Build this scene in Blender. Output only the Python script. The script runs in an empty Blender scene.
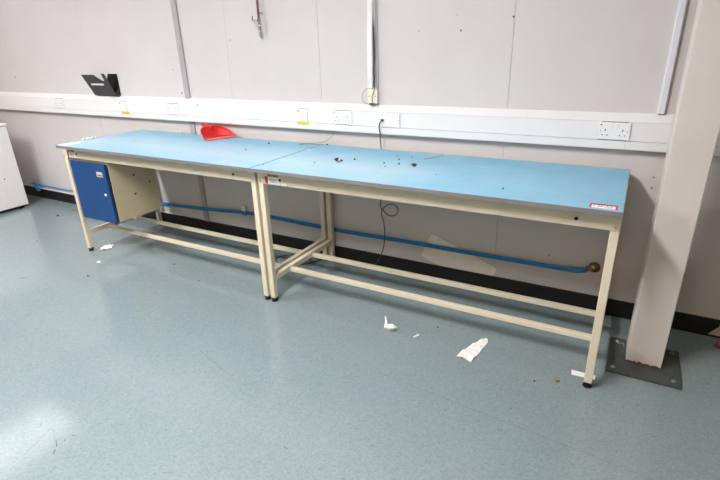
import bpy, bmesh, math, random
from mathutils import Vector, Matrix
random.seed(7)
SC = bpy.context.scene
COL = SC.collection
PI = math.pi

# ------------------------------------------------------------------ colours / materials
def lin(r, g, b):
    f = lambda c: (c/255/12.92) if c/255 <= .04045 else ((c/255+.055)/1.055)**2.4
    return (f(r), f(g), f(b), 1)

class NT:
    def __init__(s, m):
        s.m = m; s.t = m.node_tree; s.n = s.t.nodes; s.l = s.t.links
        s.bsdf = s.n['Principled BSDF']
    def new(s, typ, **kw):
        n = s.n.new(typ)
        for k, v in kw.items(): setattr(n, k, v)
        return n
    def link(s, a, b): s.l.new(a, b)
    def math(s, op, a, b=None, c=None, clamp=False):
        n = s.new('ShaderNodeMath', operation=op); n.use_clamp = clamp
        for i, v in enumerate((a, b, c)):
            if v is None: continue
            if hasattr(v, 'is_output'): s.link(v, n.inputs[i])
            else: n.inputs[i].default_value = v
        return n.outputs[0]
    def vmath(s, op, a, b=None, scale=None):
        n = s.new('ShaderNodeVectorMath', operation=op)
        for i, v in enumerate((a, b)):
            if v is None: continue
            if hasattr(v, 'is_output'): s.link(v, n.inputs[i])
            else: n.inputs[i].default_value = v
        if scale is not None:
            if hasattr(scale, 'is_output'): s.link(scale, n.inputs['Scale'])
            else: n.inputs['Scale'].default_value = scale
        return n
    def coord(s): return s.new('ShaderNodeTexCoord').outputs['Object']
    def noise(s, scale, detail=3, rough=.5, vec=None):
        n = s.new('ShaderNodeTexNoise'); n.inputs['Scale'].default_value = scale
        n.inputs['Detail'].default_value = detail; n.inputs['Roughness'].default_value = rough
        s.link(vec if vec is not None else s.coord(), n.inputs['Vector'])
        return n.outputs['Fac']
    def ramp(s, fac, stops):
        n = s.new('ShaderNodeValToRGB'); e = n.color_ramp.elements
        e[0].position, e[0].color = stops[0]; e[1].position, e[1].color = stops[-1]
        for p, c in stops[1:-1]:
            x = e.new(p); x.color = c
        s.link(fac, n.inputs['Fac']); return n.outputs['Color']
    def mix(s, fac, a, b, mode='MIX'):
        n = s.new('ShaderNodeMix', data_type='RGBA', blend_type=mode)
        for sock, v in ((n.inputs[0], fac), (n.inputs[6], a), (n.inputs[7], b)):
            if hasattr(v, 'is_output'): s.link(v, sock)
            else: sock.default_value = v
        return n.outputs[2]
    def bump(s, h, strength=.1, dist=.001):
        n = s.new('ShaderNodeBump'); n.inputs['Strength'].default_value = strength
        n.inputs['Distance'].default_value = dist
        s.link(h, n.inputs['Height']); s.link(n.outputs[0], s.bsdf.inputs['Normal'])
    def segdist(s, p, a, b):
        """distance from p to the segment a-b"""
        a = Vector(a); b = Vector(b); ab = b-a
        pa = s.vmath('SUBTRACT', p, tuple(a)).outputs[0]
        if ab.length < 1e-6:
            return s.vmath('LENGTH', pa).outputs['Value']
        t = s.vmath('DOT_PRODUCT', pa, tuple(ab/ab.length_squared)).outputs['Value']
        t = s.math('ADD', t, 0., clamp=True)
        q = s.vmath('SCALE', tuple(ab), scale=t).outputs[0]
        return s.vmath('LENGTH', s.vmath('SUBTRACT', pa, q).outputs[0]).outputs['Value']

def mat(name, rgb, rough=.5, metal=0., spec=.5, var=.06, vscale=12., bump=0., bscale=200.):
    m = bpy.data.materials.new(name); m.use_nodes = True
    t = NT(m); c = lin(*rgb)
    if var > 0:
        f = t.noise(vscale, 4, .6)
        d = tuple(x*(1-var) for x in c[:3])+(1,); u = tuple(min(1, x*(1+var)) for x in c[:3])+(1,)
        t.link(t.ramp(f, [(.3, d), (.7, u)]), t.bsdf.inputs['Base Color'])
    else: t.bsdf.inputs['Base Color'].default_value = c
    t.bsdf.inputs['Roughness'].default_value = rough; t.bsdf.inputs['Metallic'].default_value = metal
    t.bsdf.inputs['Specular IOR Level'].default_value = spec
    if bump: t.bump(t.noise(bscale, 3), bump)
    return m

M = {}
M['cream'] = mat('cream_powder_coat', (219, 207, 183), .42, var=.05, vscale=6)
M['cabinet'] = mat('beige_cabinet_paint', (196, 180, 150), .45, var=.04)
M['edge'] = mat('grey_edging', (120, 116, 116), .45, var=.12, vscale=9)
M['black'] = mat('black_rubber', (20, 20, 21), .6, var=.1)
M['dark'] = mat('dark_hole', (14, 13, 13), .8, var=0)
M['skirt'] = mat('black_skirting', (14, 13, 13), .55, var=.15, vscale=5)
M['trunk'] = mat('white_pvc', (234, 231, 231), .32, var=.015, vscale=3)
M['socket'] = mat('white_socket_plastic', (240, 239, 240), .25, var=.01)
M['shadowgap'] = mat('gap_grey', (120, 116, 118), .7, var=0)
M['batten'] = mat('grey_batten', (172, 164, 166), .5, var=.04)
M['conduit'] = mat('lilac_white_pvc', (226, 223, 231), .35, var=.02)
M['ivory'] = mat('ivory_plastic', (238, 229, 208), .35, var=.03)
M['blue'] = mat('blue_door_paint', (15, 64, 118), .42, var=.05, vscale=5)
M['hose'] = mat('blue_air_hose', (44, 140, 205), .3, var=.12, vscale=30)
M['red'] = mat('red_plastic', (206, 26, 20), .5, var=.05)
M['holder'] = mat('black_smoked_plastic', (34, 33, 35), .22, var=.08)
M['paper'] = mat('white_paper', (240, 236, 230), .8, var=.03, vscale=30, bump=.2, bscale=60)
M['fridge'] = mat('white_enamel', (232, 228, 226), .4, var=.015)
M['fridgetop'] = mat('ivory_lid', (236, 228, 212), .4, var=.02)
M['yellow'] = mat('yellow_tape', (222, 200, 40), .5, var=.1, vscale=60)
M['ochre'] = mat('faded_yellow_tag', (150, 132, 50), .6, var=.5, vscale=90)
M['stickerred'] = mat('red_print', (200, 36, 60), .5, var=.1)
M['white'] = mat('white_label', (240, 238, 240), .5, var=.02)
M['grey'] = mat('grey_print', (120, 118, 128), .6, var=.1)
M['chrome'] = mat('chrome', (205, 205, 205), .2, 1., var=.05)
M['zinc'] = mat('zinc_bolt', (190, 186, 178), .35, .9, var=.1)
M['copper'] = mat('copper', (160, 108, 92), .4, .6, var=.15, vscale=25)
M['brass'] = mat('aged_brass', (142, 112, 66), .35, .8, var=.2, vscale=60)
M['cable'] = mat('black_cable', (58, 54, 52), .5, var=.1)
M['greycable'] = mat('grey_cable', (150, 146, 146), .5, var=.05)
M['ywire'] = mat('yellow_green_wire', (146, 138, 74), .5, var=.15, vscale=40)
M['grit'] = mat('dark_grit', (60, 52, 50), .7, var=.3, vscale=200)
M['brown'] = mat('brown_grit', (150, 98, 56), .7, var=.25, vscale=200)
M['plaster'] = mat('beige_hardboard', (240, 232, 218), .5, var=.03)
M['redscrap'] = mat('dark_red_plastic', (112, 34, 36), .4, var=.1)
M['lamp_body'] = mat('white_lamp_body', (235, 235, 235), .4, var=.01)

# column paint with rust along its foot and a small grey scuff
def column_mat():
    m = bpy.data.materials.new('column_paint'); m.use_nodes = True; t = NT(m)
    p = t.coord(); z = t.new('ShaderNodeSeparateXYZ'); t.link(p, z.inputs[0])
    base = t.ramp(t.noise(4, 4), [(.3, lin(210, 201, 195)), (.7, lin(217, 208, 202))])
    n = t.noise(55, 4)
    r = t.math('LESS_THAN', z.outputs[2], t.math('MULTIPLY', n, .038))
    c = t.mix(r, base, lin(92, 66, 46))
    d = t.segdist(p, (2.070, -.463, 1.442), (2.082, -.463, 1.456))
    f = t.math('MULTIPLY', t.math('LESS_THAN', d, t.math('MULTIPLY', t.noise(90, 2), .022)), .35)
    c = t.mix(f, c, lin(120, 112, 110))
    t.link(c, t.bsdf.inputs['Base Color']); t.bsdf.inputs['Roughness'].default_value = .5
    t.bump(t.noise(120, 3), .08)
    return m
M['column'] = column_mat()

def plate_mat():
    m = bpy.data.materials.new('steel_base_plate'); m.use_nodes = True; t = NT(m)
    c = t.ramp(t.noise(14, 5, .6), [(.3, lin(58, 62, 61)), (.6, lin(74, 78, 77)), (.75, lin(82, 78, 72))])
    t.link(c, t.bsdf.inputs['Base Color']); t.bsdf.inputs['Roughness'].default_value = .42
    return m
M['plate'] = plate_mat()

def floor_mat():
    m = bpy.data.materials.new('speckled_vinyl'); m.use_nodes = True; t = NT(m); p = t.coord()
    big = t.noise(1.3, 4, .6)
    c = t.ramp(big, [(.3, lin(128, 142, 144)), (.7, lin(134, 147, 148))])
    v = t.new('ShaderNodeTexVoronoi'); v.inputs['Scale'].default_value = 170; t.link(p, v.inputs['Vector'])
    sep = t.new('ShaderNodeSeparateColor'); t.link(v.outputs['Color'], sep.inputs[0])
    dark = t.math('LESS_THAN', sep.outputs[0], .30)
    c = t.mix(t.math('MULTIPLY', dark, .16), c, lin(70, 88, 92))
    lightf = t.math('GREATER_THAN', sep.outputs[1], .80)
    c = t.mix(t.math('MULTIPLY', lightf, .2), c, lin(162, 173, 174))
    v2 = t.new('ShaderNodeTexVoronoi'); v2.inputs['Scale'].default_value = 48; t.link(p, v2.inputs['Vector'])
    s2 = t.new('ShaderNodeSeparateColor'); t.link(v2.outputs['Color'], s2.inputs[0])
    c = t.mix(t.math('MULTIPLY', t.math('LESS_THAN', s2.outputs[0], .05), t.math('MULTIPLY', t.math('LESS_THAN', v2.outputs['Distance'], .25), .35)), c, lin(84, 104, 112))
    # dirt in broad patches
    c = t.mix(t.ramp(t.noise(3.1, 5, .65), [(.55, (0, 0, 0, 1)), (.85, (.15, .15, .15, 1))]), c, lin(116, 123, 120))
    # weld seam and scuffs
    segs = [((.95, -1.085, 0), (2.5, -1.215, 0), .0016, .35), ((.02, -1.352, 0), (.32, -1.44, 0), .0022, .3), ((.44, -1.50, 0), (.50, -1.51, 0), .002, .3),
            ((-.124, -2.06, 0), (-.071, -2.20, 0), .0013, .75), ((-.028, -2.095, 0), (.002, -2.112, 0), .0025, .8), ((.012, -2.125, 0), (.028, -2.14, 0), .0028, .85),
            ((-.105, -2.062, 0), (-.03, -2.10, 0), .001, .5), ((-.19, -2.066, 0), (-.183, -2.07, 0), .003, .7), ((-.004, -2.075, 0), (.004, -2.078, 0), .003, .7),
            ((.0, -2.045, 0), (.012, -2.04, 0), .0026, .65), ((.835, -1.68, 0), (.852, -1.684, 0), .003, .6), ((-.6, -1.05, 0), (.1, -1.33, 0), .0012, .2),
            ((-1.83, -1.29, 0), (-1.80, -1.275, 0), .006, .6), ((.5, -2.0, 0), (.53, -1.98, 0), .002, .5)]
    for a, b, w, k in segs:
        f = t.math('MULTIPLY', t.math('LESS_THAN', t.segdist(p, a, b), w), k)
        c = t.mix(f, c, lin(92, 92, 96))
    f = t.math('MULTIPLY', t.math('COMPARE', t.segdist(p, (1.573, -1.191, 0), (1.573, -1.191, 0)), .007, .002), .5)
    c = t.mix(f, c, lin(80, 88, 92))
    t.link(c, t.bsdf.inputs['Base Color'])
    t.link(t.ramp(t.noise(5, 4), [(.3, (.09,)*3+(1,)), (.7, (.13,)*3+(1,))]), t.bsdf.inputs['Roughness'])
    t.bump(t.noise(260, 2), .02, .0004)
    return m
M['floor'] = floor_mat()

def wall_mat():
    m = bpy.data.materials.new('vinyl_faced_board'); m.use_nodes = True; t = NT(m); p = t.coord()
    c = t.ramp(t.noise(2.2, 5, .6), [(.3, lin(205, 199, 198)), (.7, lin(211, 205, 204))])
    w = t.noise(420, 2)
    c = t.mix(.10, c, t.ramp(w, [(.35, lin(184, 177, 172)), (.65, lin(228, 220, 215))]))
    dots = [(-1.345, 1.172, .007, .9), (.935, 1.548, .006, .8), (1.215, 1.604, .006, .9), (.685, 1.554, .004, .5), (-3.721, 1.286, .008, .7), (-1.409, 1.347, .006, .5), (-.768, 1.548, .007, .35),
            (-.775, 1.40, .005, .25), (1.984, .823, .0045, .9), (1.985, .768, .0045, .9), (.908, 1.627, .004, .3), (1.537, .304, .005, .6), (1.034, .162, .004, .6)]
    for x, z, r, k in dots:
        f = t.math('MULTIPLY', t.math('LESS_THAN', t.segdist(p, (x, 0, z), (x, 0, z)), r), k)
        c = t.mix(f, c, lin(58, 52, 52))
    # faint filled joint
    f = t.math('MULTIPLY', t.math('LESS_THAN', t.segdist(p, (-.775, 0, 2.7), (-.812, 0, 1.13)), .0025), t.math('MULTIPLY', t.noise(9, 2), .6))
    c = t.mix(f, c, lin(150, 143, 140))
    t.link(c, t.bsdf.inputs['Base Color']); t.bsdf.inputs['Roughness'].default_value = .55
    t.bump(t.noise(330, 2), .12, .0008)
    return m
M['wall'] = wall_mat()
M['wallplain'] = mat('painted_wall', (170, 148, 122), .6, var=.02, vscale=2)
M['ceiling'] = mat('white_ceiling', (232, 231, 228), .8, var=.02, vscale=2)

def top_mat():
    m = bpy.data.materials.new('blue_laminate'); m.use_nodes = True; t = NT(m); p = t.coord()
    c = t.ramp(t.noise(2.4, 5, .6), [(.3, lin(118, 180, 209)), (.7, lin(128, 187, 214))])
    mp = t.new('ShaderNodeMapping'); mp.inputs['Scale'].default_value = (2.2, 7, 1); t.link(p, mp.inputs[0])
    w = t.ramp(t.noise(1.6, 6, .7, mp.outputs[0]), [(.5, (0, 0, 0, 1)), (.82, (.42, .42, .42, 1))])
    c = t.mix(w, c, lin(168, 198, 214))
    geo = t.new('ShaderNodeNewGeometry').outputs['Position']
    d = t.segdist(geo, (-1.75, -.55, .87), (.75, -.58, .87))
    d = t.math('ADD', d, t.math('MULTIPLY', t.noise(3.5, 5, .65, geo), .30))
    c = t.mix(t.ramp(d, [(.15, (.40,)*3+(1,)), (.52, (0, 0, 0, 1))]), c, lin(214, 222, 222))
    t.bsdf.inputs['Specular IOR Level'].default_value = .8
    t.link(c, t.bsdf.inputs['Base Color'])
    t.link(t.ramp(t.noise(7, 4), [(.3, (.30,)*3+(1,)), (.7, (.42,)*3+(1,))]), t.bsdf.inputs['Roughness'])
    return m
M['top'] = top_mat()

def emit(name, rgb, k):
    m = bpy.data.materials.new(name); m.use_nodes = True; t = NT(m)
    t.bsdf.inputs['Base Color'].default_value = (.9, .9, .9, 1)
    t.bsdf.inputs['Emission Color'].default_value = (*rgb, 1); t.bsdf.inputs['Emission Strength'].default_value = k
    return m

# ------------------------------------------------------------------ mesh helpers
class MB:
    def __init__(s): s.bm = bmesh.new()
    def box(s, x0, x1, y0, y1, z0, z1, bev=0., seg=2):
        b = bmesh.new(); bmesh.ops.create_cube(b, size=1.)
        for v in b.verts:
            v.co = Vector(((x0+x1)/2+v.co.x*(x1-x0), (y0+y1)/2+v.co.y*(y1-y0), (z0+z1)/2+v.co.z*(z1-z0)))
        if bev: bmesh.ops.bevel(b, geom=list(b.edges), offset=bev, segments=seg, affect='EDGES', profile=.5)
        s.add(b); return s
    def add(s, b, mtx=None):
        me = bpy.data.meshes.new('tmp')
        if mtx is not None: bmesh.ops.transform(b, matrix=mtx, verts=b.verts)
        b.to_mesh(me); b.free(); s.bm.from_mesh(me); bpy.data.meshes.remove(me)
    def cyl(s, a, b, r, r2=None, n=20, bev=0.):
        a = Vector(a); b = Vector(b); d = b-a
        q = bmesh.new(); bmesh.ops.create_cone(q, cap_ends=True, segments=n, radius1=r, radius2=r if r2 is None else r2, depth=d.length)
        if bev: bmesh.ops.bevel(q, geom=[e for e in q.edges if len(e.link_faces) == 2 and e.calc_face_angle() > 1], offset=bev, segments=2, affect='EDGES')
        s.add(q, Matrix.Translation((a+b)/2) @ d.to_track_quat('Z', 'Y').to_matrix().to_4x4()); return s
    def sphere(s, c, r, sc=(1, 1, 1), n=14):
        q = bmesh.new(); bmesh.ops.create_uvsphere(q, u_segments=n, v_segments=n//2+1, radius=r)
        s.add(q, Matrix.Translation(c) @ Matrix.Diagonal((*sc, 1))); return s
    def prism(s, pts, d):
        """polygon pts (3D) extruded by vector d"""
        q = bmesh.new(); f = q.faces.new([q.verts.new(p) for p in pts])
        e = bmesh.ops.extrude_face_region(q, geom=[f]); d = Vector(d)
        for v in e['geom']:
            if isinstance(v, bmesh.types.BMVert): v.co += d
        bmesh.ops.recalc_face_normals(q, faces=q.faces); s.add(q); return s
    def tube(s, pts, r, n=8, sub=6, closed=False, radii=None):
        P = smooth([Vector(p) for p in pts], sub) if sub > 1 else [Vector(p) for p in pts]
        q = bmesh.new(); rings = []; up = Vector((0, 0, 1)); prev = None
        for i, p in enumerate(P):
            t = (P[min(i+1, len(P)-1)]-P[max(i-1, 0)]).normalized()
            if prev is None:
                a = t.cross(up)
                if a.length < .05: a = t.cross(Vector((1, 0, 0)))
            else: a = prev-t*prev.dot(t)
            a.normalize(); prev = a; bvec = t.cross(a)
            rr = r if radii is None else radii[0]+(radii[1]-radii[0])*i/(len(P)-1)
            rings.append([q.verts.new(p+a*math.cos(2*PI*k/n)*rr+bvec*math.sin(2*PI*k/n)*rr) for k in range(n)])
        for A, B in zip(rings, rings[1:]):
            for k in range(n): q.faces.new((A[k], A[(k+1) % n], B[(k+1) % n], B[k]))
        q.faces.new(list(reversed(rings[0]))); q.faces.new(rings[-1])
        bmesh.ops.recalc_face_normals(q, faces=q.faces); s.add(q); return s
    def build(s, name, m, parent=None, smooth_=False, off=None):
        me = bpy.data.meshes.new(name)
        if parent is not None:
            off = Vector(); q = parent
            while q is not None: off += q.location; q = q.parent
            bmesh.ops.translate(s.bm, verts=s.bm.verts, vec=-off)
        s.bm.to_mesh(me); s.bm.free()
        if isinstance(m, (list, tuple)):
            for x in m: me.materials.append(x)
        else: me.materials.append(m)
        if smooth_:
            me.polygons.foreach_set('use_smooth', [True]*len(me.polygons))
        o = bpy.data.objects.new(name, me); COL.objects.link(o)
        if parent is not None: o.parent = parent
        return o

def smooth(P, sub):
    out = []
    for i in range(len(P)-1):
        p0 = P[max(i-1, 0)]; p1 = P[i]; p2 = P[i+1]; p3 = P[min(i+2, len(P)-1)]
        for k in range(sub):
            t = k/sub
            out.append(.5*((2*p1)+(p2-p0)*t+(2*p0-5*p1+4*p2-p3)*t*t+(3*p1-p0-3*p2+p3)*t**3))
    out.append(P[-1]); return out

def tag(o, label, cat, group=None):
    o['label'] = label; o['category'] = cat
    if group: o['group'] = group
    return o
def thing(name, label, cat, loc, group=None):
    o = bpy.data.objects.new(name, None); COL.objects.link(o); o.location = loc; o.empty_display_size = .05
    return tag(o, label, cat, group)
def struct(name, mb, m):
    o = mb.build(name, m); o['kind'] = 'structure'; return o
def centre(o):
    """move a one-mesh thing's origin to its base"""
    me = o.data; xs = [v.co for v in me.vertices]
    c = Vector((sum(v.x for v in xs)/len(xs), sum(v.y for v in xs)/len(xs), min(v.z for v in xs)))
    me.transform(Matrix.Translation(-c)); o.location = c; return o

# ------------------------------------------------------------------ the room
CZ = 2.70
X0, X1, Y0 = -6.0, 4.6, -6.2
struct('floor', MB().box(X0, X1, Y0, .1, -.1, 0), M['floor'])
struct('ceiling', MB().box(X0, X1, Y0, .1, CZ, CZ+.1), M['ceiling'])
struct('wall_left', MB().box(X0-.1, X0, Y0, .1, 0, CZ), M['wallplain'])
struct('wall_right', MB().box(X1, X1+.1, Y0, .1, 0, CZ), M['wallplain'])
struct('wall_front', MB().box(X0, X1, Y0-.1, Y0, 0, CZ), M['wallplain'])
w = MB(); edges = [X0, -4.92, -3.70, -2.48, -1.262, -.010, 1.222, 2.442, 3.66, X1]
for a, b in zip(edges, edges[1:]): w.box(a+.0011, b-.0011, 0, .03, 0, CZ)
w.box(X0, X1, .028, .1, 0, CZ)
struct('wall_back', w, M['wall'])

# skirting with its cut end curling away at the right
w = MB(); w.prism([(X0, 0, 0), (2.366, 0, 0), (2.385, 0, .03), (2.412, 0, .066), (2.414, 0, .1018), (X0, 0, .1018)], (0, -.011, 0))
w.prism([(2.366, -.011, 0), (2.44, -.011, 0), (2.44, -.011, .006), (2.37, -.011, .006)], (0, .011, 0))
struct('baseboard_back', w, M['skirt'])

# grey batten over a board joint, running behind the trunking
w = MB(); w.box(-1.302, -1.250, -.014, 0, .103, CZ, .002)
struct('trim_1', w, M['batten'])

# ------------------------------------------------------------------ dado trunking
TX0, TX1 = -5.9, 2.26
t = thing('dado_trunking', 'long white plastic dado trunking running along the wall above the workbenches', 'cable trunking', (0, 0, .962))
def profile(x0, x1, pts): return [(x0, y, z) for y, z in pts], (x1-x0, 0, 0)
up = [(0, 1.137), (-.006, 1.137), (-.05, 1.1035), (-.054, 1.0995), (-.046, 1.0985), (0, 1.0985)]
lo = [(0, 1.0065), (-.046, 1.0065), (-.055, 1.0055), (-.055, 1.001), (-.0535, .9645), (-.0515, .9625), (0, .9625)]
w = MB()
for a, b in ((TX0, 1.3395), (1.341, TX1)): w.prism(*profile(a, b, up))
w.build('upper_rail', M['trunk'], t)
w = MB()
for a, b in ((TX0, -1.0005), (-.999, 1.8285), (1.830, TX1)): w.prism(*profile(a, b, lo))
w.build('lower_rail', M['trunk'], t)
SOCK = [('L', -3.045, -2.899), ('M', -2.070, -1.984), ('P', -1.490, -1.344), ('N', -.180, -.094), ('A', .108, .254), ('B', .447, .593), ('D', 1.698, 1.844)]
cuts = [TX0]+[q for _, a, b in SOCK for q in (a+.012, b-.012)]+[TX1]
for a, b in zip(cuts[0::2], cuts[1::2]):
    MB().box(a, b, -.0535, -.047, 1.0075, 1.098, .0006, 1).build('cover', M['trunk'], t)
w = MB().box(TX0+.01, TX1-.01, -.046, -.044, 1.0, 1.10); w.build('inner_wall', M['shadowgap'], t)
for hx, hz in ((-1.132, 1.092),): MB().cyl((hx, -.0535, hz), (hx, -.0548, hz), .006, n=12).build('screw', M['grey'], t)

FY = -.0535   # face of the covers
def double_socket(x0, label, grp='double sockets on the trunking', dim=False):
    o = thing('double_socket', label, 'wall socket', (x0, FY, 1.0105), grp)
    x1 = x0+.146
    MB().box(x0, x1, FY-.0095, FY, 1.0105, 1.0965, .003).build('faceplate', M['socket'], o)
    f = FY-.0095
    for s in (-1, 1):
        cx = x0+.073+s*.0395
        w = MB().box(cx-.0022, cx+.0022, f-.0006, f+.002, 1.052, 1.063)     # earth slot
        for q in (-1, 1): w.box(cx+q*.0115-.0032, cx+q*.0115+.0032, f-.0006, f+.002, 1.031, 1.0355)
        w.build('pin_slots', M['dark'], o)
        sx = x0+.073+s*.012
        MB().box(sx-.006, sx+.006, f-.0035, f, 1.066, 1.085, .0015).build('rocker_switch', M['socket'], o)
        bx = x0+.073+s*.0605
        MB().cyl((bx, f+.001, 1.0535), (bx, f-.0006, 1.0535), .003, n=10).build('screw', M['grey'], o)
    if not dim: MB().cyl((x0+.0125, f+.001, 1.083), (x0+.0125, f-.0006, 1.083), .0038, n=10).build('indicator', M['dark'], o)
    return o
double_socket(-3.045, 'white double wall socket on the trunking left of the black document holder', dim=True)
double_socket(-1.490, 'white double wall socket on the trunking, above and left of the red dustpan', dim=True)
double_socket(.108, 'white double wall socket between a yellow taped outlet and the off-white plate')
double_socket(1.698, 'white double wall socket at the right end of the trunking beside the column')
def single_outlet(x0, label, lx=-.001):
    o = thing('single_outlet', label, 'wall outlet', (x0, FY, 1.0105), 'single outlets with yellow tape')
    MB().box(x0, x0+.086, FY-.0095, FY, 1.0105, 1.0965, .003).build('faceplate', M['socket'], o)
    f = FY-.0095
    MB().cyl((x0+.0125, f+.001, 1.083), (x0+.0125, f-.0006, 1.083), .0052, n=12).build('indicator', M['dark'], o)
    MB().cyl((x0+.0125, f+.001, 1.0535), (x0+.0125, f-.0006, 1.0535), .002, n=10).build('screw', M['grey'], o)
    MB().box(x0+.046, x0+.070, f-.003, f, 1.046, 1.064, .001).build('socket_opening', M['white'], o)
    MB().box(x0+lx, x0+lx+.100, f-.0007, f+.0005, .996, 1.0145).build('yellow_label', M['yellow'], o)['label'] = 'yellow tape along the lower edge'
    return o
single_outlet(-2.070, 'white single wall outlet with yellow tape, on trunking below the black document holder', .016)
single_outlet(-.180, 'white single wall outlet with yellow tape, on trunking above the joint of the two workbenches')
# cream outlet plate with a lead plugged in
o = thing('outlet_plate', 'off-white double outlet plate with a thin dark lead plugged in, right of cream junction box', 'wall outlet', (.447, FY, 1.0105))
MB().box(.447, .593, FY-.012, FY, 1.0085, 1.0985, .003).build('faceplate', mat('off_white_plate', (240, 237, 232), .35, var=.01), o)
f = FY-.012
for bx in (.4545, .5855): MB().cyl((bx, f+.001, 1.0535), (bx, f-.0006, 1.0535), .003, n=10).build('screw', M['grey'], o)
for k in range(4): MB().box(.482+k*.024, .499+k*.024, f-.0012, f, 1.036, 1.066, .0005).build('port', M['socket'], o)
w = MB().box(.472, .485, f-.016, f, 1.044, 1.058, .002); w.build('plug', M['cable'], o)
tag(centre(MB().tube([(.478, f-.018, 1.050), (.470, f-.022, 1.036), (.462, f-.018, 1.012), (.460, f-.008, .985), (.459, -.062, .958), (.457, -.052, .90), (.455, -.042, .84), (.452, -.040, .74), (.446, -.040, .60),
    (.447, -.040, .52), (.443, -.041, .477), (.469, -.043, .445), (.514, -.046, .42), (.558, -.047, .433), (.577, -.047, .471), (.551, -.046, .502), (.503, -.043, .496), (.462, -.040, .459), (.450, -.040, .421), (.468, -.042, .359), (.475, -.044, .272), (.463, -.044, .173), (.426, -.040, .082), (.385, -.032, .03), (.33, -.026, .006), (.22, -.024, .0045), (.08, -.027, .0045),
    (-.02, -.06, .0045), (-.06, -.12, .0045), (-.09, -.18, .0045), (-.15, -.25, .0045), (-.24, -.275, .0045), (-.31, -.265, .0045), (-.362, -.215, .0045), (-.34, -.15, .0045), (-.262, -.085, .0045), (-.18, -.08, .0045), (-.11, -.12, .0045), (-.085, -.15, .0045)], .0035, 8, 8).build('cable', M['cable'], None, True)),
    'thin dark cable hanging in a loop behind the right workbench and coiled on the floor', 'cable')

# vertical white trunking above the benches, its cover sprung off
t = thing('cable_conduit', 'white vertical cable conduit with its cover sprung loose, above the cream junction box', 'cable conduit', (.385, 0, 1.236), 'vertical conduits')
MB().box(.366, .404, -.010, 0, 1.236, CZ, .001).build('base', M['conduit'], t)
w = MB(); q = bmesh.new()
zz = [1.238, 1.30, 1.38, 1.46, 1.54, 1.62, 1.70, CZ-.002]; dx = [0, .001, .002, .001, -.002, -.001, .001, .001]; dy = [.018, .020, .020, .017, .011, .006, .003, .002]
prof = [(0, 0), (.033, 0), (.033, .014), (.030, .014), (.030, .003), (.003, .003), (.003, .014), (0, .014)]
rings = [[q.verts.new((.364+a+px, -.011-b-.014+py, z)) for px, py in prof] for z, a, b in zip(zz, dx, dy)]
for A, B in zip(rings, rings[1:]):
    for k in range(len(prof)): q.faces.new((A[k], A[(k+1) % len(prof)], B[(k+1) % len(prof)], B[k]))
q.faces.new(rings[0]); q.faces.new(list(reversed(rings[-1]))); bmesh.ops.recalc_face_normals(q, faces=q.faces); w.add(q)
w.build('cover', M['trunk'], t)
MB().tube([(.384, -.016, 1.72), (.399, -.016, 1.56), (.401, -.018, 1.44), (.398, -.020, 1.34), (.400, -.020, 1.30), (.396, -.020, 1.242)], .0042, 8, 6).build('cable', M['cable'], t, True)
# wide pale strip behind it
w = MB(); w.box(.405, .421, -.006, 0, 1.14, CZ, .001); struct('trim_2', w, M['batten'])

t = thing('cable_conduit', 'narrow white vertical conduit left of the column, ending at the trunking', 'cable conduit', (1.96, 0, 1.138), 'vertical conduits')
w = MB(); w.prism([(1.943, 0, 1.14), (1.946, -.020, 1.14), (1.950, -.024, 1.14), (1.971, -.024, 1.14), (1.975, -.020, 1.14), (1.978, 0, 1.14)], (0, 0, CZ-1.14)); w.build('cover', M['conduit'], t)
MB().box(1.946, 1.975, -.021, -.001, 1.1375, 1.14).build('end_seal', M['grey'], t)

# cream junction box
t = thing('junction_box', 'cream square junction box with a wire across it, standing on the trunking under the conduit', 'junction box', (.396, 0, 1.137))
MB().box(.361, .425, -.030, -.001, 1.148, 1.232, .003).build('box', M['ivory'], t)
MB().box(.359, .427, -.036, -.030, 1.146, 1.234, .003).build('faceplate', M['ivory'], t)
for bx in (.370, .416): MB().cyl((bx, -.035, 1.19), (bx, -.0368, 1.19), .003, n=10).build('screw', M['dark'], t)
MB().tube([(.404, -.028, 1.242), (.410, -.046, 1.225), (.404, -.044, 1.205), (.395, -.043, 1.19), (.396, -.043, 1.165), (.402, -.046, 1.150)], .0032, 8, 6).build('wire', M['greycable'], t, True)
MB().box(.378, .402, -.055, -.005, 1.1405, 1.147, .001).build('cable_gland', M['dark'], t)
tag(centre(MB().tube([(.30, -.006, 1.365), (.325, -.008, 1.325), (.352, -.035, 1.275), (.372, -.050, 1.262), (.376, -.050, 1.288)], .0018, 6, 6).build('wire', M['socket'], None, True)),
    'short stiff white wire sticking out left of the vertical conduit', 'wire')
tag(centre(MB().tube([(.36, -.040, 1.236), (.335, -.030, 1.225), (.312, -.020, 1.195), (.312, -.018, 1.165), (.33, -.018, 1.148), (.36, -.034, 1.143)], .0016, 6, 6).build('wire', M['greycable'], None, True)),
    'thin grey wire looping out of the left side of the cream junction box', 'wire')

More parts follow.
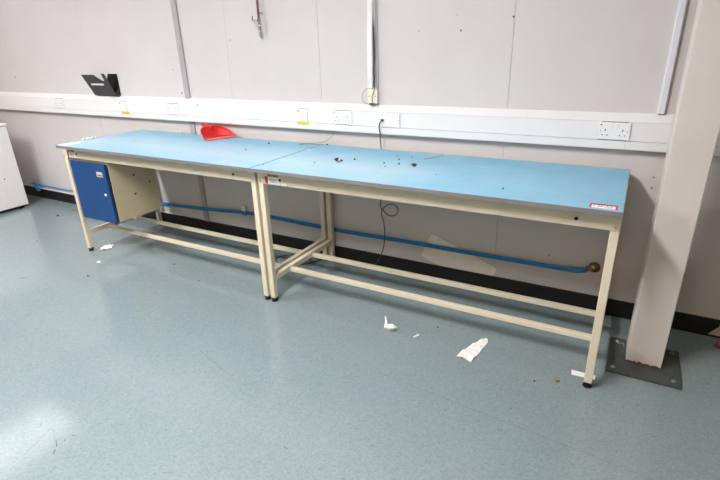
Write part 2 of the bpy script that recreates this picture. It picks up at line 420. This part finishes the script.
# ------------------------------------------------------------------ copper pipe with valve
t = thing('copper_pipe', 'copper pipe drop with a small tap at its end, high on the wall', 'pipe', (-.457, 0, 1.56))
MB().cyl((-.461, -.032, 1.655), (-.453, -.032, CZ), .0075, n=14).build('pipe', M['copper'], t, True)
v = MB().cyl((-.459, -.032, 1.638), (-.459, -.032, 1.672), .0115, n=14).cyl((-.459, -.04, 1.655), (-.459, -.06, 1.655), .008, n=12).sphere((-.448, -.045, 1.628), .010); v = v.build('valve', M['chrome'], t, True)
w = MB().box(-.492, -.470, -.064, -.058, 1.650, 1.664, .002).box(-.496, -.486, -.066, -.056, 1.66, 1.69, .002).box(-.475, -.452, -.062, -.054, 1.645, 1.668, .002); w.build('lever', M['zinc'], v)
MB().cyl((-.459, -.032, 1.612), (-.459, -.032, 1.638), .0085, n=12).cyl((-.4575, -.032, 1.575), (-.459, -.032, 1.615), .0095, .0095, 12).cyl((-.454, -.032, 1.56), (-.457, -.032, 1.58), .012, .012, 12).cyl((-.452, -.032, 1.548), (-.454, -.032, 1.562), .0065, n=12).build('hose_coupling', M['zinc'], t, True)
MB().box(-.470, -.446, -.032, 0, 1.70, 1.712, .002).build('clip', M['chrome'], t)

# ------------------------------------------------------------------ black document holder
t = thing('document_holder', 'black plastic wall document holder with a notched front and blank label', 'document holder', (-2.27, 0, 1.138))
MB().prism([(-2.425, -.001, 1.139), (-2.104, -.001, 1.139), (-2.104, -.001, 1.319), (-2.225, -.001, 1.319), (-2.262, -.001, 1.24), (-2.425, -.001, 1.215)], (0, -.005, 0)).build('back_panel', M['holder'], t)
def fp(x, s):   # point on the leaning front: s = 0 bottom .. 1 top
    return (x, -.030-.088*s, 1.139+.178*s)
fr = [fp(-2.428, 0), fp(-2.124, 0), fp(-2.106, 1.03), fp(-2.148, 1.055), fp(-2.158, .74), fp(-2.185, .70), fp(-2.225, .83), fp(-2.262, .99), fp(-2.43, 1.0)]
MB().prism(fr, (0, .0028, .0014)).build('front_panel', M['holder'], t)
MB().box(-2.428, -2.106, -.032, -.003, 1.1385, 1.142).build('bottom_panel', M['holder'], t)
# solid gusset ends, low at the open top
for x in (-2.428, -2.112): MB().prism([(x, -.003, 1.14), (x, -.031, 1.14), (x, -.040, 1.165), (x, -.003, 1.21)], (.004, 0, 0)).build('end_panel', M['holder'], t)
lab = [fp(-2.375, .50), fp(-2.202, .50), fp(-2.201, .58), fp(-2.374, .58)]
MB().prism([(x, y-.0002, z-.0001) for x, y, z in lab], (0, -.0008, -.0004)).build('label_strip', M['white'], t)

# ------------------------------------------------------------------ fridge at the left
t = thing('undercounter_fridge', 'white undercounter fridge standing at the left edge, side towards the workbench', 'fridge', (-3.9, -.55, 0))
fx = -3.6
MB().box(-4.20, fx, -.86, -.274, .032, .838, .006).build('body', M['fridge'], t)
MB().box(-4.205, fx+.004, -.88, -.266, .842, .868, .008).build('lid', M['fridgetop'], t)
MB().box(-4.18, fx-.02, -.83, -.30, .012, .034).build('plinth', M['dark'], t)
dr = MB().box(-4.20, fx, -.915, -.862, .045, .836, .008).build('door', M['fridge'], t)
MB().box(-3.66, -3.63, -.935, -.915, .58, .78, .006).build('handle', M['fridgetop'], dr)
for a in (-4.15, fx-.05):
    for b in (-.80, -.33): MB().cyl((a, b, 0), (a, b, .014), .02, n=14).build('foot', M['black'], t)
MB().box(fx, fx+.0008, -.56, -.373, .605, .725).build('paper_label', M['white'], t)
MB().cyl((fx-.001, -.431, .338), (fx+.002, -.431, .338), .006, n=10).build('screw', M['dark'], t)

# ------------------------------------------------------------------ workbenches
H = .871; TB = .851
YF, YB = -.8165, -.0735          # top front and back edges
LF, LB = -.752, -.032           # frame front and back faces
def bench(label, x0, x1, l0, l1):
    t = thing('workbench', label, 'workbench', ((l0+l1)/2, (LF+LB)/2, 0), 'cream framed workbenches')
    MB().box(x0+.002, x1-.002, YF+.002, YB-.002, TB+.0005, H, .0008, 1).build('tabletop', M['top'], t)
    w = MB().box(x0, x1, YF, YF+.002, TB, H-.0004).box(x0, x1, YB-.002, YB, TB, H-.0004)
    w.box(x0, x0+.002, YF+.002, YB-.002, TB, H-.0004).box(x1-.002, x1, YF+.002, YB-.002, TB, H-.0004)
    w.build('edging', M['edge'], t)['label'] = 'grey edging around the blue top'
    W = .035
    MB().box(l0, l1, LF, LF+.030, .770, TB, .002).build('front_rail', M['cream'], t)
    MB().box(l0, l1, LB-.030, LB, .770, TB, .002).build('rear_rail', M['cream'], t)
    for a in (l0, l1-W): MB().box(a+.001, a+W-.001, LF+.03, LB-.03, .78, TB, .002).build('end_rail', M['cream'], t)
    for a in (l0, l1-W):
        for b in (LF, LB-W):
            lg = MB().box(a, a+W, b+.0008, b+W, .026, .7695, .003).build('leg', M['cream'], t)
            c = (a+W/2, b+W/2)
            MB().cyl((*c, .0), (*c, .009), .021, .019, 20, .002).cyl((*c, .009), (*c, .020), .010, n=12).box(a+.001, a+W-.001, b+.002, b+W-.001, .018, .028, .002).build('foot', M['black'], lg)['label'] = 'black rubber foot'
            if b == LF: MB().cyl((a+W/2, LF+.002, .785), (a+W/2, LF-.003, .785), .006, n=12).build('screw', M['zinc'], t)
    for a in (l0, l1-W): MB().box(a+.002, a+W-.002, LF+W, LB-W, .139, .175, .003).build('side_stretcher', M['cream'], t)
    for b in (-.575, -.325): MB().box(l0+W-.003, l1-W+.003, b, b+.031, .139, .164, .003).build('long_stretcher', M['cream'], t)
    for hx in (l0+.16 if l0 > -1 else l0+.165, l1-.165):
        MB().cyl((hx, LF+.004, .803), (hx, LF-.002, .803), .008, n=14).build('fixing_hole', M['dark'], t)
    return t
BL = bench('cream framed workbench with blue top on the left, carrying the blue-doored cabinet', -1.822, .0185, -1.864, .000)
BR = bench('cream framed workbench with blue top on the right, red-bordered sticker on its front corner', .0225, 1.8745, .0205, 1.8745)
F0 = LF
def sticker(parent, name, x0, x1, z0, z1, m, lab=None, k=.0009, y=LF):
    o = MB().box(x0, x1, y-k, y+.0004, z0, z1).build(name, m, parent)
    if lab: o['label'] = lab
    return o
# inspection labels on the rails
for par_, xs, tl in ((BL, -1.815, 0), (BR, .073, 1)):
    lb = sticker(par_, 'inspection_label', xs, xs+.104, .775, .814, M['white'], 'white inspection label with a red band at its left')
    sticker(lb, 'red_band', xs+.002, xs+.022, .775, .816, M['stickerred'], None, .0013).location = (0, 0, 0)
    for k in range(3): sticker(lb, 'print_line', xs+.036, xs+.084-.012*(k % 2), .800-k*.008, .8025-k*.008, M['grey'], None, .0013)
    sticker(par_, 'yellow_tag', xs+.022, xs+.098, .819, .836, M['ochre'], 'faded yellow tag stuck above the label')
sticker(BR, 'paper_label', .186, .222, .772, .788, M['white'], 'small white label')
# red-bordered sticker on the top of the right bench
sx0, sx1, sy0, sy1 = 1.752, 1.853, -.797, -.737
so = MB().box(sx0, sx1, sy0, sy1, H-.0003, H+.0005).build('warning_sticker', M['stickerred'], BR); so['label'] = 'red-bordered white sticker at the front corner'
MB().box(sx0+.008, sx1-.008, sy0+.001, sy1-.018, H+.0004, H+.0008).build('white_panel', M['white'], so)
w = MB()
for i, (a, b, y) in enumerate(((.012, .026, -.754), (.032, .038, -.758), (.042, .050, -.759), (.060, .066, -.763), (.078, .084, -.764), (.012, .022, -.768), (.028, .046, -.772), (.052, .058, -.776), (.064, .080, -.778))):
    w.box(sx0+a, sx0+b, y-.003, y+.002, H+.0007, H+.0011)
w.build('print_line', M['grey'], so)
w = MB()
for a, b in ((.026, .042), (.050, .062), (.070, .080)): w.box(sx0+a, sx0+b, sy1-.009, sy1-.003, H+.0004, H+.0008)
w.build('border_print', M['grit'], so)

# ------------------------------------------------------------------ hanging cabinet with the blue door
cx0, cx1 = -1.812, -1.394
t = thing('hanging_cabinet', 'small cream cabinet with a blue door hung under the left workbench', 'cabinet', ((cx0+cx1)/2, -.55, .303))
MB().box(cx0, cx1, -.727, -.342, .306, .769, .003).build('body', M['cabinet'], t)
d = MB().box(cx0+.002, cx1-.012, -.7505, -.730, .298, .746, .003).build('door', M['blue'], t); d['label'] = 'blue door'
MB().box(cx0+.004, cx1-.004, -.731, -.7265, .308, .742).build('door_gap_shade', M['dark'], t)  # dark slab put in for the shade in the gap behind the door
f = -.7505
h = MB().box(-1.507, -1.440, f-.003, f, .652, .690, .001).build('label_holder', mat('pale_card_frame', (208, 204, 196), .4, .2), d)
MB().box(-1.499, -1.446, f-.0036, f-.002, .658, .671).build('card_slot', M['brown'], h)
MB().cyl((-1.452, f, .520), (-1.452, f-.008, .520), .0105, n=18, bev=.0015).build('lock', mat('bright_lock', (235, 235, 235), .35, .2), d, True)
for y, z in ((-.537, .627), (-.553, .483), (-.41, .545)): MB().cyl((cx1-.001, y, z), (cx1+.0012, y, z), .008, n=12).build('fixing_hole', M['dark'], t)

# ------------------------------------------------------------------ blue air hoses
t = thing('air_hose', 'pair of blue air hoses clipped along the wall behind the workbenches', 'air hose', (0, 0, .12))
base = [(-3.985, .156), (-3.55, .155), (-3.19, .155), (-2.6, .172), (-1.786, .192), (-1.25, .216), (-.80, .244), (-.30, .240), (.104, .233), (.60, .238), (1.137, .238), (1.40, .240), (1.56, .240), (1.69, .243), (1.752, .258)]
MB().tube([(x, -.0125, z-.007) for x, z in base], .0078, 10, 6).build('hose', M['hose'], t, True)
MB().tube([(x, -.0125, z+.0082) for x, z in base[3:-2]]+[(1.66, -.0125, .254), (1.735, -.014, .266)], .0068, 10, 6).build('hose', M['hose'], t, True)
ring = [(-3.70+.03*math.cos(a)-.09, -.055, .132+.036*math.sin(a)) for a in [i*2*PI/14+2.2 for i in range(16)]]
MB().tube([(-3.87, -.030, .172)]+ring, .009, 10, 4).build('hose', M['hose'], t, True)
MB().cyl((1.708, -.0165, .250), (1.733, -.0165, .257), .0155, n=18, bev=.003).build('collar', M['hose'], t, True)
c = MB().box(-.838, -.796, -.030, -.0005, .262, .306, .004).build('wall_clip', M['plaster'], t)
MB().box(-.832, -.802, -.030, -.003, .222, .264, .003).build('clip_jaw', M['hose'], c)
w = MB().cyl((1.785, -.001, .280), (1.785, -.010, .280), .031, n=26, bev=.003).cyl((1.785, -.009, .280), (1.785, -.024, .280), .022, n=22, bev=.003)
w.cyl((1.745, -.018, .270), (1.79, -.018, .279), .013, n=16); w.build('wall_fitting', M['brass'], t, True)['label'] = 'round brass wall fitting'
MB().cyl((1.778, -.024, .290), (1.778, -.036, .290), .011, n=16, bev=.002).build('fitting_cap', M['chrome'], t, True)
tag(centre(MB().tube([(-4.0, -.0062, .1085), (-3.4, -.0062, .108), (-3.0, -.0062, .1085), (-2.2, -.0062, .108), (-1.6, -.0062, .108)], .0055, 8, 4).build('cable', M['plaster'], None, True)),
    'beige cable running along the top of the skirting below the blue hose at far left', 'cable')

# leaning board behind the hose
tag(centre(MB().prism([(.795, -.0006, .3155), (.818, -.0006, .3165), (1.02, -.0006, .240), (1.238, -.0006, .160), (1.238, -.0006, .148), (1.222, -.0006, .103), (.86, -.0006, .103), (.730, -.0006, .150), (.733, -.0006, .165)], (0, -.003, 0)).build('offcut_board', M['plaster'], None)),
    'cream offcut of board leaning on the wall behind the blue hoses', 'board')

# ------------------------------------------------------------------ yellow-green wires
tag(centre(MB().tube([(.094, -.036, .961), (.088, -.034, .935), (.055, -.032, .905), (.018, -.036, .884), (-.03, -.055, .874), (-.085, -.085, .8735), (-.125, -.12, .8735), (-.10, -.155, .874), (-.06, -.12, .8765), (-.01, -.105, .8735), (.05, -.09, .8735)], .0018, 6, 6).build('wire', M['ywire'], None, True)),
    'thin yellow-green wire hanging from the trunking and looping onto the bench joint', 'wire')
t = thing('wire', 'yellow-green wire slung under the front rail of the right workbench', 'wire', (.25, -.5, .70))
MB().tube([(.11, -.70, .768), (.16, -.66, .752), (.24, -.64, .748), (.33, -.66, .754), (.40, -.69, .762), (.43, -.70, .768)], .0025, 6, 6).build('strand', M['ywire'], t, True)
MB().box(.285, .297, -.657, -.643, .736, .756, .002).build('clip', M['brown'], t)

# ------------------------------------------------------------------ steel column
t = thing('steel_column', 'tall cream steel column bolted to the floor at the right end of the workbenches', 'column', (2.08, -.37, 0))
MB().box(2.001, 2.1525, -.4628, -.275, .012, CZ, .004).build('shaft', M['column'], t)
MB().box(1.923, 2.233, -.579, -.262, 0, .012, .001).build('base_plate', M['plate'], t)['label'] = 'dark steel base plate'
for bx, by in ((1.950, -.545), (2.203, -.540), (1.958, -.295), (2.203, -.295)):
    MB().cyl((bx, by, .012), (bx, by, .0145), .011, n=18).cyl((bx, by, .0145), (bx, by, .020), .0065, n=6).build('bolt', M['zinc'], t)

# ------------------------------------------------------------------ red dustpan
def dustpan():
    lip = Vector((-.806, -.172, H+.003)); fw = Vector((.927, -.375, 0)).normalized()
    ang = math.atan2(fw.y, fw.x); mtx = Matrix.Translation(lip) @ Matrix.Rotation(ang, 4, 'Z')
    t = thing('dustpan', 'bright red plastic dustpan lying on the left workbench against the wall', 'dustpan', tuple(lip))
    n = 28; rim = []; flo = []
    for i in range(n+1):
        u = i/n; a = -PI/2+PI*u                          # sweep from one lip corner round the back to the other
        ex = math.copysign(abs(math.cos(a))**.62, math.cos(a)); ey = math.copysign(abs(math.sin(a))**.72, math.sin(a))
        hh = .006+.068*(math.sin(PI*u))**.75
        rim.append(Vector((-.185*ex, .116*ey, hh))); flo.append(Vector((-.150*ex-.004, .104*ey, .0018)))
    q = bmesh.new(); R = [q.verts.new(p) for p in rim]; MID = [q.verts.new(f*.82+r*.18-Vector((0, 0, r.z*.10))) for f, r in zip(flo, rim)]
    Fv = [q.verts.new(p) for p in flo]
    MD2 = [q.verts.new(f.lerp(r, .45)+Vector((0, 0, r.z*.05))) for f, r in zip(flo, rim)]
    for A, B in ((R, MD2), (MD2, MID), (MID, Fv)):
        for i in range(n): q.faces.new((A[i], A[i+1], B[i+1], B[i]))
    cv = [q.verts.new((.004, f.y, .0012)) for f in flo]
    for i in range(n):
        try: q.faces.new((Fv[i], Fv[i+1], cv[i+1], cv[i]))
        except ValueError: pass
    bmesh.ops.remove_doubles(q, verts=q.verts, dist=.0004); bmesh.ops.recalc_face_normals(q, faces=q.faces)
    w = MB(); w.add(q, mtx); o = w.build('pan', M['red'], t, True)
    s = o.modifiers.new('thick', 'SOLIDIFY'); s.thickness = .0028; s.offset = 1
    # rolled rim, a lighter red than the pan
    MB().tube([mtx @ (p+Vector((0, 0, .001))) for p in rim], .0036, 8, 1).build('rim', mat('light_red_edge', (232, 84, 78), .4, var=.1), t, True)
    MB().box(-.040, .012, -.112, .112, .0006, .0058).build('lip', mat('pale_pink_plastic', (236, 128, 118), .35, var=.1), None)  # front lip in a paler pink than the pan
    lp = bpy.data.objects['lip']; lp.data.transform(Matrix.Rotation(ang, 4, 'Z')); lp.parent = t; lp.location = (0, 0, 0); lp['label'] = 'pale front lip'
    pts = [(-.172, 0, .052), (-.205, 0, .066), (-.250, 0, .070), (-.30, 0, .070), (-.335, 0, .068)]
    q = MB().tube([mtx @ Vector(p) for p in pts], .014, 14, 6, radii=(.017, .0135)); q.sphere(mtx @ Vector((-.335, 0, .068)), .0132)
    q.build('handle', M['red'], t, True)
dustpan()

# ------------------------------------------------------------------ papers on the left end of the bench
def sheet(name, outline, z, m, bend, thick=.0006, seed=1):
    """a torn, slightly crumpled sheet from its outline (x, y)"""
    rnd = random.Random(seed); q = bmesh.new()
    f = q.faces.new([q.verts.new((x, y, 0)) for x, y in outline])
    bmesh.ops.triangulate(q, faces=[f]); bmesh.ops.subdivide_edges(q, edges=q.edges[:], cuts=3, use_grid_fill=True)
    ph = [rnd.uniform(0, 6) for _ in range(6)]
    for v in q.verts:
        x, y = v.co.x, v.co.y
        v.co.z = z+abs(bend*(.5*math.sin(x*63+ph[0])+.5*math.sin(y*71+ph[1])+.35*math.sin((x+y)*118+ph[2])+.3*math.sin((x-y)*95+ph[3])))
    bmesh.ops.recalc_face_normals(q, faces=q.faces); w = MB(); w.add(q); o = w.build(name, m, None)
    s = o.modifiers.new('thick', 'SOLIDIFY'); s.thickness = thick; s.offset = 0
    return centre(o)
tag(sheet('paper_sheet', [(-1.816, -.805), (-1.80, -.74), (-1.77, -.66), (-1.70, -.70), (-1.712, -.785), (-1.74, -.808)], H+.0006, M['paper'], .003, seed=2), 'flat white paper scrap on the front left corner of the left workbench', 'paper')
tag(sheet('paper_tissue', [(-1.824, -.62), (-1.824, -.56), (-1.826, -.50), (-1.80, -.505), (-1.79, -.55), (-1.80, -.60)], H+.0006, M['paper'], .017, seed=5), 'crumpled white tissue on the left edge of the left workbench', 'tissue')
def lump(name, c, r, m, seed, sc=(1, 1, .7)):
    rnd = random.Random(seed); q = bmesh.new(); bmesh.ops.create_icosphere(q, subdivisions=2, radius=r)
    off = [Vector((rnd.uniform(-1, 1), rnd.uniform(-1, 1), rnd.uniform(-1, 1))) for _ in range(5)]
    for v in q.verts:
        d = v.co.normalized(); k = 1+.28*sum(math.sin(4*d.dot(o)+i) for i, o in enumerate(off))/2.2+rnd.uniform(-.06, .06)
        v.co = Vector((d.x*sc[0], d.y*sc[1], d.z*sc[2]))*r*k
    zmin = min(v.co.z for v in q.verts)
    for v in q.verts: v.co += Vector((c[0], c[1], c[2]-zmin))
    w = MB(); w.add(q); return centre(w.build(name, m, None))
tag(lump('tape_scrap', (-1.765, -.150, H), .012, M['yellow'], 3, (1.2, 1, .5)), 'yellow scrap at the rear left corner of the left workbench', 'scrap')

# crumbs on the benches
T2 = 'tiny dark crumb of grit on the blue tops of the workbenches'
for i, (x, y, r) in enumerate([(.469, -.412, .0085), (.655, -.231, .006), (.705, -.309, .006), (.750, -.228, .0055), (.754, -.418, .0065), (.667, -.428, .0065), (.71, -.50, .0045), (1.023, -.556, .0035),
                               (-.348, -.424, .0065), (-.331, -.205, .009), (.045, -.722, .005), (.293, -.567, .0055), (1.387, -.675, .006), (.07, -.088, .009), (-1.31, -.090, .007)]):
    tag(lump('grit_crumb', (x, y, H), r*.72, M['grit'], 20+i), T2, 'grit', 'crumbs on the blue tops')
t = thing('broken_fitting', 'dark broken fitting with a pale chip, largest scrap on the right workbench', 'scrap', (.40, -.49, H))
a = lump('body', (.394, -.487, H), .0115, M['grit'], 50, (.9, 1.2, 1)); b = lump('chip', (.416, -.500, H), .009, M['greycable'], 51, (.9, 1.3, .6)); cc = lump('chip', (.414, -.472, H), .007, M['grit'], 52)
for q in (a, b, cc): q.parent = t; q.location = q.location-t.location
tag(lump('metal_nut', (.848, -.432, H), .0095, M['grit'], 54, (1.25, 1, .8)), 'dark lump of scrap right of the scattered crumbs on the right workbench', 'scrap')
tag(lump('paper_chip', (.047, -.275, H), .009, M['paper'], 55, (1.4, .9, .3)), 'small white chip beside the joint of the two tops', 'scrap')
tag(centre(MB().tube([(.835, -.25, H+.0022), (.86, -.212, H+.0022), (.885, -.165, H+.0022), (.905, -.125, H+.003)], .0022, 6, 4).build('wire', M['greycable'], None, True)), 'short straight piece of pale wire on the rear of the right workbench', 'wire')

# ------------------------------------------------------------------ litter on the floor
tag(sheet('torn_paper', [(1.250, -.790), (1.258, -.735), (1.272, -.710), (1.285, -.660), (1.315, -.600), (1.338, -.570), (1.352, -.574), (1.360, -.600), (1.352, -.645), (1.345, -.705), (1.334, -.775), (1.328, -.806), (1.310, -.800)], .0012, M['paper'], .007, seed=9),
    'large torn piece of white paper on the floor before the right workbench', 'paper')
t = thing('crumpled_paper', 'small crumpled white paper on the floor left of the torn paper', 'paper', (.83, -.70, 0))
a = lump('wad', (.842, -.715, 0), .020, M['paper'], 61, (1.1, 1, .75)); b = lump('wad', (.858, -.697, 0), .014, M['paper'], 62)
for q in (a, b): q.parent = t; q.location = q.location-t.location
MB().prism([(.795, -.705, .001), (.812, -.715, .001), (.812, -.700, .030), (.790, -.672, .052), (.788, -.676, .050), (.800, -.70, .03)], (.001, .0025, .0)).build('torn_strip', M['paper'], t)
tag(centre(MB().prism([(.983, -.722, 0), (.990, -.728, 0), (1.006, -.693, 0), (.998, -.687, 0)], (0, 0, .003)).build('paper_chip', M['paper'], None)), 'tiny white strip on the floor between the crumpled and the torn paper', 'paper')
w = MB().prism([(1.779, -.641, 0), (1.783, -.681, 0), (1.884, -.672, 0), (1.884, -.640, 0)], (0, 0, .0015))
o = tag(centre(w.build('label_strip', M['paper'], None)), 'long white label strip on the floor behind the right front leg', 'label')
tag(lump('brown_crumb', (1.728, -.764, 0), .010, M['brown'], 70, (1.2, 1, .6)), 'small brown crumb on the floor near the right front leg', 'crumb')
tag(sheet('paper_tissue', [(-1.825, -.66), (-1.80, -.60), (-1.76, -.595), (-1.735, -.63), (-1.745, -.69), (-1.79, -.70)], .001, M['paper'], .018, seed=14), 'crumpled white tissue on the floor beside the left front leg', 'tissue')
tag(lump('paper_chip', (-1.563, -.863, 0), .013, M['paper'], 71, (1.4, 1, .4)), 'small white paper chip on the floor in front of the left workbench', 'paper')
tag(lump('brown_crumb', (-3.03, -.15, 0), .009, M['brown'], 72, (1.3, 1, .6)), 'brown crumb on the floor by the skirting left of the cabinet', 'crumb')
T3 = 'tiny dark crumb of grit on the floor before the workbenches'
for i, (x, y, r) in enumerate([(-1.413, -1.05, .007), (-3.0, -.33, .011), (-2.475, -.822, .005), (1.07, -.573, .005), (1.638, -.812, .005), (-.62, -.75, .005), (-1.0, -.63, .006)]):
    tag(lump('floor_grit', (x, y, 0), r, M['grit'], 80+i, (1.2, 1, .5)), T3, 'grit', 'crumbs on the floor')
tag(sheet('plastic_scrap', [(2.385, -.12), (2.41, -.075), (2.44, -.065), (2.48, -.09), (2.47, -.14), (2.43, -.155)], .0012, M['redscrap'], .02, thick=.002, seed=33), 'crumpled dark red scrap on the floor at the right edge beside the column', 'scrap')
tag(centre(MB().tube([(1.955, -.30, .0205), (1.965, -.33, .022), (1.985, -.31, .016), (1.99, -.345, .0145)], .0008, 6, 6).build('wire', M['socket'], None, True)), 'thin pale curl of wire on the rear of the column base plate', 'wire')

# ------------------------------------------------------------------ ceiling lights
LK = 60.0
def ceiling_light(x, y, wx, wy, label, k=1., rgb=(1., .985, 1.)):
    t = thing('ceiling_light', label, 'ceiling light', (x, y, CZ-.07), 'ceiling lights')
    MB().box(x-wx/2-.02, x+wx/2+.02, y-wy/2-.02, y+wy/2+.02, CZ-.055, CZ-.0005, .004).build('housing', M['lamp_body'], t)
    MB().box(x-wx/2, x+wx/2, y-wy/2, y+wy/2, CZ-.072, CZ-.055, .002).build('diffuser', emit('lit_diffuser', rgb, LK*k), t)
ceiling_light(.55, -2.50, .26, 1.25, 'lit fluorescent ceiling fitting nearest the right workbench', 1.75)
ceiling_light(-2.25, -2.50, .26, 1.25, 'lit fluorescent ceiling fitting before the left workbench', 1.9)
ceiling_light(-3.76, -1.40, .66, 1.75, 'lit wide fluorescent ceiling fitting near the fridge', .065)
ceiling_light(.9, -5.2, .60, 1.20, 'added warm fill light at the back of the room, built as a ceiling fitting', .30, (1., .76, .50))  # unseen warm fill light, added to warm the shade under the benches

W_ = bpy.data.worlds.new('World'); SC.world = W_; W_.use_nodes = True
W_.node_tree.nodes['Background'].inputs[0].default_value = (.8, .85, .9, 1); W_.node_tree.nodes['Background'].inputs[1].default_value = .1

# ------------------------------------------------------------------ camera
cam = bpy.data.cameras.new('camera'); co = bpy.data.objects.new('camera', cam); COL.objects.link(co)
cam.sensor_width = 36; cam.lens = 483.4129*36/720; cam.clip_start = .05
ya, pi_, ro = math.radians(29.7568), math.radians(-21.9244), math.radians(-1.708)
fw = Vector((-math.sin(ya)*math.cos(pi_), math.cos(ya)*math.cos(pi_), math.sin(pi_)))
rt = Vector((math.cos(ya), math.sin(ya), 0)); up_ = rt.cross(fw)
R_ = math.cos(ro)*rt+math.sin(ro)*up_; U_ = -math.sin(ro)*rt+math.cos(ro)*up_
m3 = Matrix((R_, U_, -fw)).transposed()
co.matrix_world = Matrix.Translation((1.8622, -2.8148, 1.4873)) @ m3.to_4x4()
SC.camera = co

SC.view_settings.view_transform = 'Standard'; SC.view_settings.look = 'None'
SC.view_settings.gamma = 1; SC.view_settings.use_curve_mapping = False
SC.view_settings.exposure = 0.0
